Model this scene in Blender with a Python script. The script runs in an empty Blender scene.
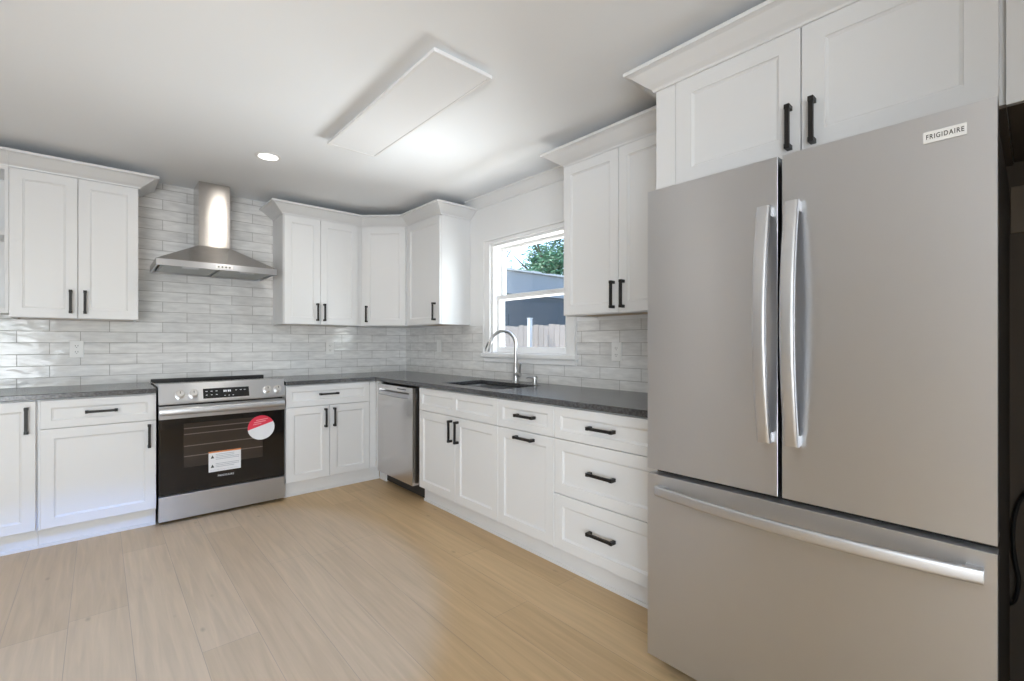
import bpy, bmesh, math, random
from mathutils import Vector, Matrix
random.seed(4)
C = bpy.context.scene.collection
S = bpy.context.scene
PI = math.pi

# ---------------------------------------------------------------- camera, sky, lights, exposure
cam = bpy.data.cameras.new('camera')
co = bpy.data.objects.new('camera', cam)
C.objects.link(co)
co.location = (-2.4496, -4.4829, 1.2088)
co.rotation_euler = (PI / 2, 0, -0.7263)
cam.sensor_width = 36.0
cam.lens = 36.0 * 465.1 / 1024
cam.shift_x = -0.7 / 1024
cam.shift_y = 2.45 / 1024
cam.clip_start = 0.02
S.camera = co

S.view_settings.view_transform = 'Standard'
S.view_settings.look = 'None'
S.view_settings.gamma = 1.0
S.view_settings.use_curve_mapping = False
S.view_settings.exposure = 0.0
S.cycles.max_bounces = 10
S.cycles.diffuse_bounces = 6
S.cycles.glossy_bounces = 4
S.cycles.transparent_max_bounces = 12
S.cycles.sample_clamp_indirect = 4.0
S.cycles.caustics_reflective = False

w = bpy.data.worlds.new('sky')
S.world = w
w.use_nodes = True
wn = w.node_tree.nodes
sky = wn.new('ShaderNodeTexSky')
sky.sky_type = 'NISHITA'
sky.sun_disc = False
sky.sun_elevation = math.radians(55)
sky.sun_rotation = math.radians(320)
wn['Background'].inputs['Strength'].default_value = 0.75
w.node_tree.links.new(sky.outputs[0], wn['Background'].inputs['Color'])


def light(name, kind, loc, target, energy, color, sx=1.0, sy=None, spread=None):
    l = bpy.data.lights.new(name, kind)
    l.energy = energy
    l.color = color
    if kind == 'AREA':
        l.shape = 'RECTANGLE' if sy else 'DISK'
        l.size = sx
        if sy:
            l.size_y = sy
        if spread:
            l.spread = spread
    o = bpy.data.objects.new(name, l)
    C.objects.link(o)
    o.location = loc
    d = Vector(target) - Vector(loc)
    o.rotation_euler = d.to_track_quat('-Z', 'Y').to_euler()
    return o


sun = light('sun', 'SUN', (-4, 8, 9), (0, 0, 0), 6.0, (1.0, 0.95, 0.88))
sun.data.angle = math.radians(0.6)
# daylight coming up off the sunlit ground outside the sink window
light('window_daylight', 'AREA', (2.6, -1.6, 0.02), (-0.6, -1.87, 1.9), 640, (0.95, 0.98, 1.0), 2.6, 2.2)
light('window_ground', 'AREA', (0.85, -1.87, 0.45), (-0.55, -1.87, 2.3), 40, (0.95, 0.98, 1.0), 1.1, 0.8)
light('window_side_fill', 'AREA', (0.80, -3.45, 1.6), (-0.45, -0.6, 1.3), 66, (0.90, 0.96, 1.0), 1.2, 1.5)  # unseen lamp added beside the window for the cabinet side and tile highlight
# added fill lamps at unseen openings of the house (left of and behind the camera)
light('left_fill', 'AREA', (-4.93, -6.35, 1.0), (-3.0, -4.6, 2.9), 126, (0.87, 0.935, 1.0), 1.7, 1.7)
light('rear_fill', 'AREA', (-3.9, -7.62, 1.0), (-2.9, -5.0, 2.9), 106, (0.87, 0.935, 1.0), 1.3, 1.7)

# ---------------------------------------------------------------- materials


def mat(name, col, rough=0.5, metal=0.0, spec=None, coat=0.0):
    m = bpy.data.materials.new(name)
    m.use_nodes = True
    b = m.node_tree.nodes['Principled BSDF']
    b.inputs['Base Color'].default_value = (*col, 1)
    b.inputs['Roughness'].default_value = rough
    b.inputs['Metallic'].default_value = metal
    if spec is not None:
        b.inputs['Specular IOR Level'].default_value = spec
    if coat:
        b.inputs['Coat Weight'].default_value = coat
    return m


def nodes(m):
    return m.node_tree.nodes, m.node_tree.links, m.node_tree.nodes['Principled BSDF']


def noise_bump(m, scale, strength, dist=0.001, sc=(1, 1, 1), detail=3):
    n, l, b = nodes(m)
    t = n.new('ShaderNodeTexCoord')
    mp = n.new('ShaderNodeMapping')
    mp.inputs['Scale'].default_value = sc
    x = n.new('ShaderNodeTexNoise')
    x.inputs['Scale'].default_value = scale
    x.inputs['Detail'].default_value = detail
    bp = n.new('ShaderNodeBump')
    bp.inputs['Strength'].default_value = strength
    bp.inputs['Distance'].default_value = dist
    l.new(t.outputs['Object'], mp.inputs[0])
    l.new(mp.outputs[0], x.inputs['Vector'])
    l.new(x.outputs['Fac'], bp.inputs['Height'])
    l.new(bp.outputs[0], b.inputs['Normal'])
    return x


M = {}
M['cab'] = mat('cabinet_paint', (0.735, 0.737, 0.74), 0.36)
M['cab_in'] = mat('cabinet_interior', (0.78, 0.77, 0.75), 0.5)
M['wood_under'] = mat('raw_plywood', (0.55, 0.42, 0.28), 0.6)
M['wall'] = mat('wall_paint', (0.80, 0.80, 0.80), 0.7)
noise_bump(M['wall'], 180, 0.08)
M['ceil'] = mat('ceiling_paint', (0.865, 0.885, 0.905), 0.85)
noise_bump(M['ceil'], 120, 0.06)
M['wall_far'] = mat('taupe_wall_paint', (0.29, 0.28, 0.27), 0.75)
M['trim'] = mat('trim_paint', (0.84, 0.84, 0.84), 0.4)
M['black'] = mat('black_metal', (0.018, 0.016, 0.015), 0.42, 0.4)
M['blackplastic'] = mat('black_plastic', (0.02, 0.019, 0.018), 0.45)
M['glassblack'] = mat('black_glass', (0.012, 0.010, 0.009), 0.06)
M['screen'] = mat('display_glass', (0.008, 0.008, 0.009), 0.12)
M['ovenin'] = mat('oven_window_glass', (0.040, 0.031, 0.026), 0.08)
M['rack'] = mat('oven_rack', (0.17, 0.14, 0.125), 0.3, 0.3)
M['icons'] = mat('panel_print', (0.75, 0.77, 0.8), 0.5)
M['plate'] = mat('white_plastic', (0.83, 0.83, 0.82), 0.35)
M['slot'] = mat('outlet_slot', (0.06, 0.06, 0.06), 0.5)
M['red'] = mat('sticker_red', (0.72, 0.03, 0.07), 0.45)
M['paper'] = mat('sticker_white', (0.78, 0.79, 0.82), 0.5)
M['ink'] = mat('sticker_ink', (0.33, 0.36, 0.42), 0.5)
M['inkblack'] = mat('printed_black', (0.02, 0.02, 0.02), 0.5)
M['pink'] = mat('sticker_pink_print', (0.85, 0.30, 0.34), 0.5)
M['orange'] = mat('label_orange', (0.65, 0.22, 0.06), 0.5)
M['case'] = mat('fridge_case', (0.035, 0.031, 0.028), 0.5)
M['nook'] = mat('nook_shade_brown', (0.105, 0.083, 0.064), 0.7)  # recess shade painted in as dark brown
M['nook2'] = mat('taupe_patch', (0.24, 0.20, 0.16), 0.7)
M['gasket'] = mat('gasket', (0.012, 0.01, 0.01), 0.6)
M['rubber'] = mat('cord_rubber', (0.008, 0.008, 0.008), 0.5)
M['filter'] = mat('hood_filter', (0.42, 0.43, 0.42), 0.45, 0.7)
M['diff'] = mat('light_diffuser', (0.86, 0.87, 0.88), 0.4)


def steel(name, col, rough, aniso=0.6, rot=0.25, streak=(1, 60, 1)):
    m = mat(name, col, rough, 1.0)
    n, l, b = nodes(m)
    b.inputs['Anisotropic'].default_value = aniso
    b.inputs['Anisotropic Rotation'].default_value = rot
    tg = n.new('ShaderNodeTangent')
    tg.direction_type = 'UV_MAP'
    tg.uv_map = 'UVMap'
    l.new(tg.outputs[0], b.inputs['Tangent'])
    t = n.new('ShaderNodeTexCoord')
    mp = n.new('ShaderNodeMapping')
    mp.inputs['Scale'].default_value = (3, 700, 1)
    x = n.new('ShaderNodeTexNoise')
    x.inputs['Scale'].default_value = 1.0
    x.inputs['Detail'].default_value = 2
    l.new(t.outputs['UV'], mp.inputs[0])
    l.new(mp.outputs[0], x.inputs['Vector'])
    mr = n.new('ShaderNodeMapRange')
    mr.inputs['To Min'].default_value = rough * 0.85
    mr.inputs['To Max'].default_value = rough * 1.15
    l.new(x.outputs['Fac'], mr.inputs['Value'])
    l.new(mr.outputs[0], b.inputs['Roughness'])
    return m


M['steel'] = steel('brushed_steel', (0.665, 0.68, 0.71), 0.39, 0.88)
M['steel_hood'] = steel('brushed_steel_hood', (0.60, 0.58, 0.56), 0.25, 0.96)
M['steel_bar'] = mat('brushed_steel_handle', (0.58, 0.585, 0.60), 0.42, 1.0)
M['steel_dw'] = steel('brushed_steel_dishwasher', (0.62, 0.60, 0.59), 0.20, 0.5)
M['chrome'] = mat('brushed_nickel', (0.55, 0.545, 0.54), 0.30, 1.0)
M['knob'] = mat('satin_knob_metal', (0.80, 0.79, 0.78), 0.30, 1.0)
M['basin'] = mat('sink_steel', (0.60, 0.60, 0.60), 0.28, 1.0)


def glass_mat():
    m = bpy.data.materials.new('window_glass')
    m.use_nodes = True
    n, l = m.node_tree.nodes, m.node_tree.links
    n.remove(n['Principled BSDF'])
    tr = n.new('ShaderNodeBsdfTransparent')
    tr.inputs[0].default_value = (0.97, 0.98, 0.98, 1)
    gl = n.new('ShaderNodeBsdfGlossy')
    gl.inputs['Roughness'].default_value = 0.02
    mx = n.new('ShaderNodeMixShader')
    mx.inputs[0].default_value = 0.05
    l.new(tr.outputs[0], mx.inputs[1])
    l.new(gl.outputs[0], mx.inputs[2])
    l.new(mx.outputs[0], n['Material Output'].inputs[0])
    return m


M['glass'] = glass_mat()


def emit(name, col, s):
    m = bpy.data.materials.new(name)
    m.use_nodes = True
    b = m.node_tree.nodes['Principled BSDF']
    b.inputs['Base Color'].default_value = (0.8, 0.8, 0.8, 1)
    b.inputs['Emission Color'].default_value = (*col, 1)
    b.inputs['Emission Strength'].default_value = s
    return m


M['lamp'] = emit('lamp_lens', (1.0, 0.98, 0.94), 3.0)


def tile_mat(name, axis):
    """hand-made glossy wall tile in running bond; axis = world axis that runs along the wall"""
    m = mat(name, (0.6, 0.6, 0.6), 0.16)
    n, l, b = nodes(m)
    t = n.new('ShaderNodeTexCoord')
    sx = n.new('ShaderNodeSeparateXYZ')
    l.new(t.outputs['Object'], sx.inputs[0])
    ad = n.new('ShaderNodeMath')
    ad.operation = 'ADD'
    l.new(sx.outputs['X' if axis == 'x' else 'Y'], ad.inputs[0])
    ad.inputs[1].default_value = 3.0 * 4 + (0.160 if axis == 'x' else 0.04)
    az = n.new('ShaderNodeMath')
    az.operation = 'ADD'
    l.new(sx.outputs['Z'], az.inputs[0])
    az.inputs[1].default_value = 0.079 * 20 - 0.973
    cb = n.new('ShaderNodeCombineXYZ')
    l.new(ad.outputs[0], cb.inputs[0])
    l.new(az.outputs[0], cb.inputs[1])
    br = n.new('ShaderNodeTexBrick')
    br.offset = 0.5
    br.inputs['Scale'].default_value = 1.0
    br.inputs['Brick Width'].default_value = 0.31
    br.inputs['Row Height'].default_value = 0.079
    br.inputs['Mortar Size'].default_value = 0.0021
    br.inputs['Mortar Smooth'].default_value = 0.15
    br.inputs['Bias'].default_value = 0.0
    br.inputs['Color1'].default_value = (0.70, 0.695, 0.685, 1)
    br.inputs['Color2'].default_value = (0.80, 0.795, 0.785, 1)
    br.inputs['Mortar'].default_value = (0.42, 0.405, 0.39, 1)
    l.new(cb.outputs[0], br.inputs['Vector'])
    # cloudy glaze
    mp = n.new('ShaderNodeMapping')
    mp.inputs['Scale'].default_value = (4, 16, 1)
    l.new(cb.outputs[0], mp.inputs[0])
    nz = n.new('ShaderNodeTexNoise')
    nz.inputs['Scale'].default_value = 2.2
    nz.inputs['Detail'].default_value = 4
    l.new(mp.outputs[0], nz.inputs['Vector'])
    mr = n.new('ShaderNodeMapRange')
    mr.inputs['From Min'].default_value = 0.3
    mr.inputs['From Max'].default_value = 0.7
    mr.inputs['To Min'].default_value = 0.88
    mr.inputs['To Max'].default_value = 1.1
    l.new(nz.outputs['Fac'], mr.inputs['Value'])
    mx = n.new('ShaderNodeVectorMath')
    mx.operation = 'SCALE'
    l.new(br.outputs['Color'], mx.inputs[0])
    l.new(mr.outputs[0], mx.inputs['Scale'])
    l.new(mx.outputs[0], b.inputs['Base Color'])
    # rough grout, wavy glaze
    rr = n.new('ShaderNodeMapRange')
    rr.inputs['To Min'].default_value = 0.13
    rr.inputs['To Max'].default_value = 0.8
    l.new(br.outputs['Fac'], rr.inputs['Value'])
    l.new(rr.outputs[0], b.inputs['Roughness'])
    wv = n.new('ShaderNodeTexNoise')
    wv.inputs['Scale'].default_value = 9.0
    wv.inputs['Detail'].default_value = 1.5
    mp2 = n.new('ShaderNodeMapping')
    mp2.inputs['Scale'].default_value = (1.0, 2.2, 1)
    l.new(cb.outputs[0], mp2.inputs[0])
    l.new(mp2.outputs[0], wv.inputs['Vector'])
    su = n.new('ShaderNodeMath')
    su.operation = 'MULTIPLY_ADD'
    l.new(br.outputs['Fac'], su.inputs[0])
    su.inputs[1].default_value = -0.5
    l.new(wv.outputs['Fac'], su.inputs[2])
    bp = n.new('ShaderNodeBump')
    bp.inputs['Strength'].default_value = 0.55
    bp.inputs['Distance'].default_value = 0.006
    l.new(su.outputs[0], bp.inputs['Height'])
    l.new(bp.outputs[0], b.inputs['Normal'])
    return m


M['tile_x'] = tile_mat('glazed_tile_back', 'x')
M['tile_y'] = tile_mat('glazed_tile_side', 'y')


def floor_mat():
    m = mat('plank_floor', (0.55, 0.42, 0.28), 0.42)
    n, l, b = nodes(m)
    t = n.new('ShaderNodeTexCoord')
    sx = n.new('ShaderNodeSeparateXYZ')
    l.new(t.outputs['Object'], sx.inputs[0])
    ax = n.new('ShaderNodeMath')
    ax.inputs[1].default_value = 20.0
    l.new(sx.outputs['Y'], ax.inputs[0])
    ay = n.new('ShaderNodeMath')
    ay.inputs[1].default_value = 20.15
    l.new(sx.outputs['X'], ay.inputs[0])
    cb = n.new('ShaderNodeCombineXYZ')
    l.new(ax.outputs[0], cb.inputs[0])
    l.new(ay.outputs[0], cb.inputs[1])
    br = n.new('ShaderNodeTexBrick')
    br.offset = 0.37
    br.offset_frequency = 2
    br.squash = 0.8
    br.squash_frequency = 3
    br.inputs['Scale'].default_value = 1.0
    br.inputs['Brick Width'].default_value = 1.9
    br.inputs['Row Height'].default_value = 0.20
    br.inputs['Mortar Size'].default_value = 0.0013
    br.inputs['Mortar Smooth'].default_value = 0.3
    br.inputs['Bias'].default_value = 0.0
    br.inputs['Color1'].default_value = (0.53, 0.368, 0.20, 1)
    br.inputs['Color2'].default_value = (0.60, 0.427, 0.24, 1)
    br.inputs['Mortar'].default_value = (0.40, 0.285, 0.175, 1)
    l.new(cb.outputs[0], br.inputs['Vector'])
    # long grain along each plank
    mp = n.new('ShaderNodeMapping')
    mp.inputs['Scale'].default_value = (1.6, 26, 1)
    l.new(cb.outputs[0], mp.inputs[0])
    nz = n.new('ShaderNodeTexNoise')
    nz.inputs['Scale'].default_value = 1.4
    nz.inputs['Detail'].default_value = 6
    nz.inputs['Distortion'].default_value = 0.6
    l.new(mp.outputs[0], nz.inputs['Vector'])
    mr = n.new('ShaderNodeMapRange')
    mr.inputs['From Min'].default_value = 0.3
    mr.inputs['From Max'].default_value = 0.72
    mr.inputs['To Min'].default_value = 0.89
    mr.inputs['To Max'].default_value = 1.09
    l.new(nz.outputs['Fac'], mr.inputs['Value'])
    # sparse knots
    mk = n.new('ShaderNodeMapping')
    mk.inputs['Scale'].default_value = (1.3, 2.8, 1)
    l.new(cb.outputs[0], mk.inputs[0])
    vo = n.new('ShaderNodeTexVoronoi')
    vo.inputs['Scale'].default_value = 2.6
    l.new(mk.outputs[0], vo.inputs['Vector'])
    kr = n.new('ShaderNodeMapRange')
    kr.inputs['From Min'].default_value = 0.01
    kr.inputs['From Max'].default_value = 0.09
    kr.inputs['To Min'].default_value = 0.70
    kr.inputs['To Max'].default_value = 1.0
    l.new(vo.outputs['Distance'], kr.inputs['Value'])
    mu = n.new('ShaderNodeMath')
    mu.operation = 'MULTIPLY'
    l.new(mr.outputs[0], mu.inputs[0])
    l.new(kr.outputs[0], mu.inputs[1])
    sc = n.new('ShaderNodeVectorMath')
    sc.operation = 'SCALE'
    l.new(br.outputs['Color'], sc.inputs[0])
    l.new(mu.outputs[0], sc.inputs['Scale'])
    l.new(sc.outputs[0], b.inputs['Base Color'])
    bp = n.new('ShaderNodeBump')
    bp.inputs['Strength'].default_value = 0.25
    bp.inputs['Distance'].default_value = 0.001
    iv = n.new('ShaderNodeMath')
    iv.operation = 'SUBTRACT'
    iv.inputs[0].default_value = 1.0
    l.new(br.outputs['Fac'], iv.inputs[1])
    l.new(iv.outputs[0], bp.inputs['Height'])
    l.new(bp.outputs[0], b.inputs['Normal'])
    return m


M['floor'] = floor_mat()


def stone_mat():
    m = mat('leathered_black_granite', (0.05, 0.05, 0.05), 0.20, 0.0, 0.7)
    n, l, b = nodes(m)
    t = n.new('ShaderNodeTexCoord')
    x = n.new('ShaderNodeTexNoise')
    x.inputs['Scale'].default_value = 90
    x.inputs['Detail'].default_value = 6
    x.inputs['Roughness'].default_value = 0.7
    l.new(t.outputs['Object'], x.inputs['Vector'])
    r = n.new('ShaderNodeValToRGB')
    r.color_ramp.elements[0].position = 0.38
    r.color_ramp.elements[0].color = (0.025, 0.025, 0.026, 1)
    r.color_ramp.elements[1].position = 0.72
    r.color_ramp.elements[1].color = (0.125, 0.125, 0.13, 1)
    l.new(x.outputs['Fac'], r.inputs[0])
    l.new(r.outputs[0], b.inputs['Base Color'])
    bp = n.new('ShaderNodeBump')
    bp.inputs['Strength'].default_value = 0.2
    bp.inputs['Distance'].default_value = 0.0015
    l.new(x.outputs['Fac'], bp.inputs['Height'])
    l.new(bp.outputs[0], b.inputs['Normal'])
    return m


M['stone'] = stone_mat()

# ---------------------------------------------------------------- mesh helpers


class MB:
    """collects shapes into one mesh object"""

    def __init__(self):
        self.bm = bmesh.new()
        self.mi = 0

    def quad(self, *ps):
        f = self.bm.faces.new([self.bm.verts.new(p) for p in ps])
        f.material_index = self.mi
        return f

    def box(self, x0, x1, y0, y1, z0, z1):
        x0, x1 = sorted((x0, x1)); y0, y1 = sorted((y0, y1)); z0, z1 = sorted((z0, z1))
        v = [self.bm.verts.new(p) for p in ((x0, y0, z0), (x1, y0, z0), (x1, y1, z0), (x0, y1, z0),
                                            (x0, y0, z1), (x1, y0, z1), (x1, y1, z1), (x0, y1, z1))]
        for q in ((0, 3, 2, 1), (4, 5, 6, 7), (0, 1, 5, 4), (1, 2, 6, 5), (2, 3, 7, 6), (3, 0, 4, 7)):
            f = self.bm.faces.new([v[i] for i in q]); f.material_index = self.mi
        return self

    def loft(self, rings, cap=True, closed=True):
        """rings: lists of equal numbers of points"""
        R = [[self.bm.verts.new(p) for p in r] for r in rings]
        n = len(R[0])
        for a, b in zip(R, R[1:]):
            for i in range(n if closed else n - 1):
                j = (i + 1) % n
                f = self.bm.faces.new((a[i], a[j], b[j], b[i])); f.material_index = self.mi
        if cap:
            for r in (list(reversed(R[0])), R[-1]):
                f = self.bm.faces.new(r); f.material_index = self.mi
        return self

    def tube(self, path, r, n=12, cap=True):
        path = [Vector(p) for p in path]
        rs = r if isinstance(r, (list, tuple)) else [r] * len(path)
        rings = []
        up = None
        for i, p in enumerate(path):
            d = (path[min(i + 1, len(path) - 1)] - path[max(i - 1, 0)]).normalized()
            if up is None:
                up = d.orthogonal().normalized()
            up = (up - d * up.dot(d)).normalized()
            s = d.cross(up)
            rings.append([p + (up * math.cos(2 * PI * k / n) + s * math.sin(2 * PI * k / n)) * rs[i] for k in range(n)])
        return self.loft(rings, cap)

    def cyl(self, a, b, r, n=24, r2=None):
        return self.tube([a, b], [r, r if r2 is None else r2], n)

    def sweep(self, prof, path, miter=True):
        """prof: (out, z) points; path: xy points with the outward side on its right; mitred corners"""
        path = [Vector((p[0], p[1])) for p in path]
        nrm = []
        for a, b in zip(path, path[1:]):
            d = (b - a).normalized()
            nrm.append(Vector((d.y, -d.x)))
        rings = []
        for i, p in enumerate(path):
            if i == 0: o = nrm[0]
            elif i == len(path) - 1: o = nrm[-1]
            else:
                s = nrm[i - 1] + nrm[i]
                o = s / (1 + nrm[i - 1].dot(nrm[i]))
            rings.append([(p.x + o.x * u, p.y + o.y * u, z) for u, z in prof])
        return self.loft(rings)

    def add_text(self, txt, size, width, loc, rot):
        cu = bpy.data.curves.new('lettering', 'FONT')
        cu.body = txt; cu.size = size; cu.align_x = 'CENTER'; cu.align_y = 'CENTER'
        cu.space_character = 1.2; cu.offset = 0.00022
        to = bpy.data.objects.new('lettering', cu)
        C.objects.link(to)
        bpy.context.view_layer.update()
        me = bpy.data.meshes.new_from_object(to.evaluated_get(bpy.context.evaluated_depsgraph_get()))
        bpy.data.objects.remove(to)
        xs = [v.co.x for v in me.vertices]
        k = width / (max(xs) - min(xs))
        T = Matrix.Translation(loc) @ rot @ Matrix.Diagonal((k, 1, 1, 1))
        vs = [self.bm.verts.new(T @ v.co) for v in me.vertices]
        for p in me.polygons:
            try:
                f = self.bm.faces.new([vs[i] for i in p.vertices]); f.material_index = self.mi
            except ValueError:
                pass
        bpy.data.meshes.remove(me)
        return self

    def build(self, name, mats, parent=None, bevel=0.0, smooth=False, seg=2, origin=None):
        bm = self.bm
        bmesh.ops.recalc_face_normals(bm, faces=bm.faces)
        uv = bm.loops.layers.uv.new('UVMap')
        for f in bm.faces:
            n = f.normal
            a = max(range(3), key=lambda i: abs(n[i]))
            for lp in f.loops:
                c = lp.vert.co
                lp[uv].uv = (c.x, c.y) if a == 2 else ((c.y, c.z) if a == 0 else (c.x, c.z))
        if origin is not None:
            bmesh.ops.translate(bm, verts=bm.verts, vec=-Vector(origin))
        me = bpy.data.meshes.new(name)
        bm.to_mesh(me)
        bm.free()
        if not isinstance(mats, (list, tuple)):
            mats = [mats]
        for m in mats:
            me.materials.append(m)
        o = bpy.data.objects.new(name, me)
        C.objects.link(o)
        if origin is not None:
            o.location = origin
        if parent:
            o.parent = parent
        if bevel:
            b = o.modifiers.new('bevel', 'BEVEL')
            b.width = bevel; b.segments = seg
            b.limit_method = 'ANGLE'; b.angle_limit = math.radians(40)
        if smooth:
            for p in me.polygons:
                p.use_smooth = True
            try:
                me.set_sharp_from_angle(angle=math.radians(38))
            except Exception:
                pass
        return o


def thing(name, label, cat, loc=(0, 0, 0), rz=0.0, group=None):
    o = bpy.data.objects.new(name, None)
    o.empty_display_size = 0.1
    C.objects.link(o)
    o.location = loc
    o.rotation_euler = (0, 0, rz)
    o['label'] = label
    o['category'] = cat
    if group:
        o['group'] = group
    return o


def tag(o, label, cat, group=None, kind=None):
    o['label'] = label
    o['category'] = cat
    if group: o['group'] = group
    if kind: o['kind'] = kind
    return o


def struct(o):
    o['kind'] = 'structure'
    return o


def copy_tree(o, parent=None):
    c = o.copy()
    C.objects.link(c)
    if parent:
        c.parent = parent
        c.matrix_parent_inverse = o.matrix_parent_inverse.copy()
    for ch in list(o.children):
        copy_tree(ch, c)
    return c


def rect(x0, x1, z0, z1, y):
    return [(x0, y, z0), (x1, y, z0), (x1, y, z1), (x0, y, z1)]


def shaker(parent, name, x0, x1, z0, z1, y, s=0.057, t=0.02, origin=True, mid=False):
    """shaker front whose face is at local y (facing -y); the panel is recessed"""
    b = MB()
    e = 0.0018

    def ring(i, d): return rect(x0 + i, x1 - i, z0 + i, z1 - i, y + d)
    if not mid:
        b.loft([ring(0, t), ring(0, e), ring(e, 0), ring(s, 0), ring(s + 0.003, 0.005), ring(s + 0.0045, 0.005), ring(s + 0.010, 0.009)])
    else:
        xm = (x0 + x1) / 2
        b.loft([ring(0, t), ring(0, e), ring(e, 0.0)], cap=False)
        v = [x0 + e, xm, x1 - e]
        for a, c, lo, hi in ((x0 + e, xm, s - e, s / 2), (xm, x1 - e, s / 2, s - e)):
            A = rect(a, c, z0 + e, z1 - e, y)
            B = rect(a + lo, c - hi, z0 + s, z1 - s, y)
            Cc = rect(a + lo + 0.004, c - hi - 0.004, z0 + s + 0.004, z1 - s - 0.004, y + 0.005)
            D = rect(a + lo + 0.010, c - hi - 0.010, z0 + s + 0.010, z1 - s - 0.010, y + 0.009)
            b.loft([A, B, Cc, D], cap=False)
            b.quad(*D)
        b.quad(*reversed(ring(0, t)))
        bmesh.ops.remove_doubles(b.bm, verts=b.bm.verts, dist=1e-5)
    o = b.build(name, M['cab'], parent, origin=((x0 + x1) / 2, y, (z0 + z1) / 2))
    return o


def handle_mesh(L=0.152):
    """flat square bar pull on two block feet, lying along local x, base plane y=0, standing to -y"""
    b = MB()
    h = L / 2
    b.box(-h + 0.004, h - 0.004, -0.0345, -0.0225, -0.0072, 0.0072)
    for sx in (-1, 1):
        x = sx * (h - 0.008)
        b.box(x - 0.008, x + 0.008, -0.0358, 0.0005, -0.0085, 0.0085)
    return b


_h = {}


def handle(door, x, z, vertical, L=0.152):
    """bar pull mounted on a front; x, z relative to the front's centre"""
    k = (vertical, L)
    if k not in _h:
        o = handle_mesh(L).build('handle', M['black'], door, bevel=0.0012)
        o['label'] = 'matt black bar pull'
        _h[k] = o
    else:
        o = _h[k].copy()
        C.objects.link(o)
        o.parent = door
    o.location = (x, 0, z)
    o.rotation_euler = (0, PI / 2 if vertical else 0, 0)
    return o


# ---------------------------------------------------------------- room shell
XL, YF, YS, H = -5.0, -7.75, -4.95, 2.44
struct(MB().box(XL - 0.15, 2.3, YF - 0.15, 0.15, -0.12, 0).build('floor', M['floor']))
struct(MB().box(XL - 0.15, 0.25, YF - 0.15, 0.15, H, H + 0.12).build('ceiling', M['ceil']))
struct(MB().box(XL - 0.15, 0.20, 0, 0.15, 0, H).build('wall_back', M['tile_x']))


def wall_with_holes(name, plane, c0, c1, a0, a1, holes, mats, z1=H, band=None):
    """slab between c0 and c1 along `plane` axis, spanning a0..a1 along the other; holes: (a0,a1,z0,z1)"""
    A = sorted({a0, a1, *[h[0] for h in holes], *[h[1] for h in holes]} | ({band[0], band[1]} if band else set()))
    Z = sorted({0, z1, *[h[2] for h in holes], *[h[3] for h in holes]} | ({band[2]} if band else set()))
    b = MB()

    def solid(i, j):
        if i < 0 or j < 0 or i >= len(A) - 1 or j >= len(Z) - 1:
            return False
        ca, cz = (A[i] + A[i + 1]) / 2, (Z[j] + Z[j + 1]) / 2
        return not any(h[0] < ca < h[1] and h[2] < cz < h[3] for h in holes)

    def P(c, a, z):
        return (c, a, z) if plane == 'x' else (a, c, z)
    for i in range(len(A) - 1):
        for j in range(len(Z) - 1):
            if not solid(i, j):
                continue
            p, q, r, s = A[i], A[i + 1], Z[j], Z[j + 1]
            inband = band and band[0] <= p and q <= band[1] and s <= band[2]
            b.mi = 1 if inband else 0
            b.quad(P(c0, p, r), P(c0, q, r), P(c0, q, s), P(c0, p, s))
            b.mi = 0
            b.quad(P(c1, p, r), P(c1, q, r), P(c1, q, s), P(c1, p, s))
            if not solid(i - 1, j): b.quad(P(c0, p, r), P(c1, p, r), P(c1, p, s), P(c0, p, s))
            if not solid(i + 1, j): b.quad(P(c0, q, r), P(c1, q, r), P(c1, q, s), P(c0, q, s))
            if not solid(i, j - 1): b.quad(P(c0, p, r), P(c0, q, r), P(c1, q, r), P(c1, p, r))
            if not solid(i, j + 1): b.quad(P(c0, p, s), P(c0, q, s), P(c1, q, s), P(c1, p, s))
    bmesh.ops.remove_doubles(b.bm, verts=b.bm.verts, dist=1e-5)
    return struct(b.build(name, mats))


WY0, WY1, WZ0, WZ1 = -2.300, -1.466, 1.112, 2.022     # sink window opening
wall_with_holes('wall_right', 'x', 0, 0.135, YS, 0, [(WY0, WY1, WZ0, WZ1)], [M['wall'], M['tile_y']], band=(-3.50, 0, 1.3575))
wall_with_holes('wall_front', 'y', YF, YF - 0.15, XL, 0.2, [(-2.43, -2.07, 1.15, 2.35), (-4.55, -3.25, 0.5, 2.2)], [M['wall']])
wall_with_holes('wall_left', 'x', XL, XL - 0.15, YF, 0, [(-7.25, -5.45, 0.4, 2.1)], [M['wall_far']])
struct(MB().box(-1.815, 0.2, YS - 0.12, YS, 0, H).build('wall_occluder', M['wall']))  # unseen wall stub added as a light block; it also darkens the nook
struct(MB().box(0.0, 0.2, YF, YS - 0.12, 0, H).build('wall_side', M['wall']))

# crown moulding where the right wall meets the ceiling
pr = [(0.0, 2.362), (0.010, 2.362), (0.014, 2.372), (0.022, 2.378), (0.045, 2.408), (0.060, 2.425), (0.072, 2.428), (0.072, 2.4395), (0.0, 2.4395)]
struct(MB().sweep(pr, [(0, -1.165), (0, -2.545)]).build('trim_1', M['trim']))

# ---- sink window
win = bpy.data.objects.new('window_1', None)
C.objects.link(win)
struct(win)
win.location = (0, (WY0 + WY1) / 2, WZ0)


def wb(name, boxes, m, bevel=0.002, parent=win):
    b = MB()
    for q in boxes:
        b.box(*q)
    wo = Vector((0, (WY0 + WY1) / 2, WZ0))
    bmesh.ops.translate(b.bm, verts=b.bm.verts, vec=-wo)
    return b.build(name, m, parent, bevel=bevel)


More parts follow.
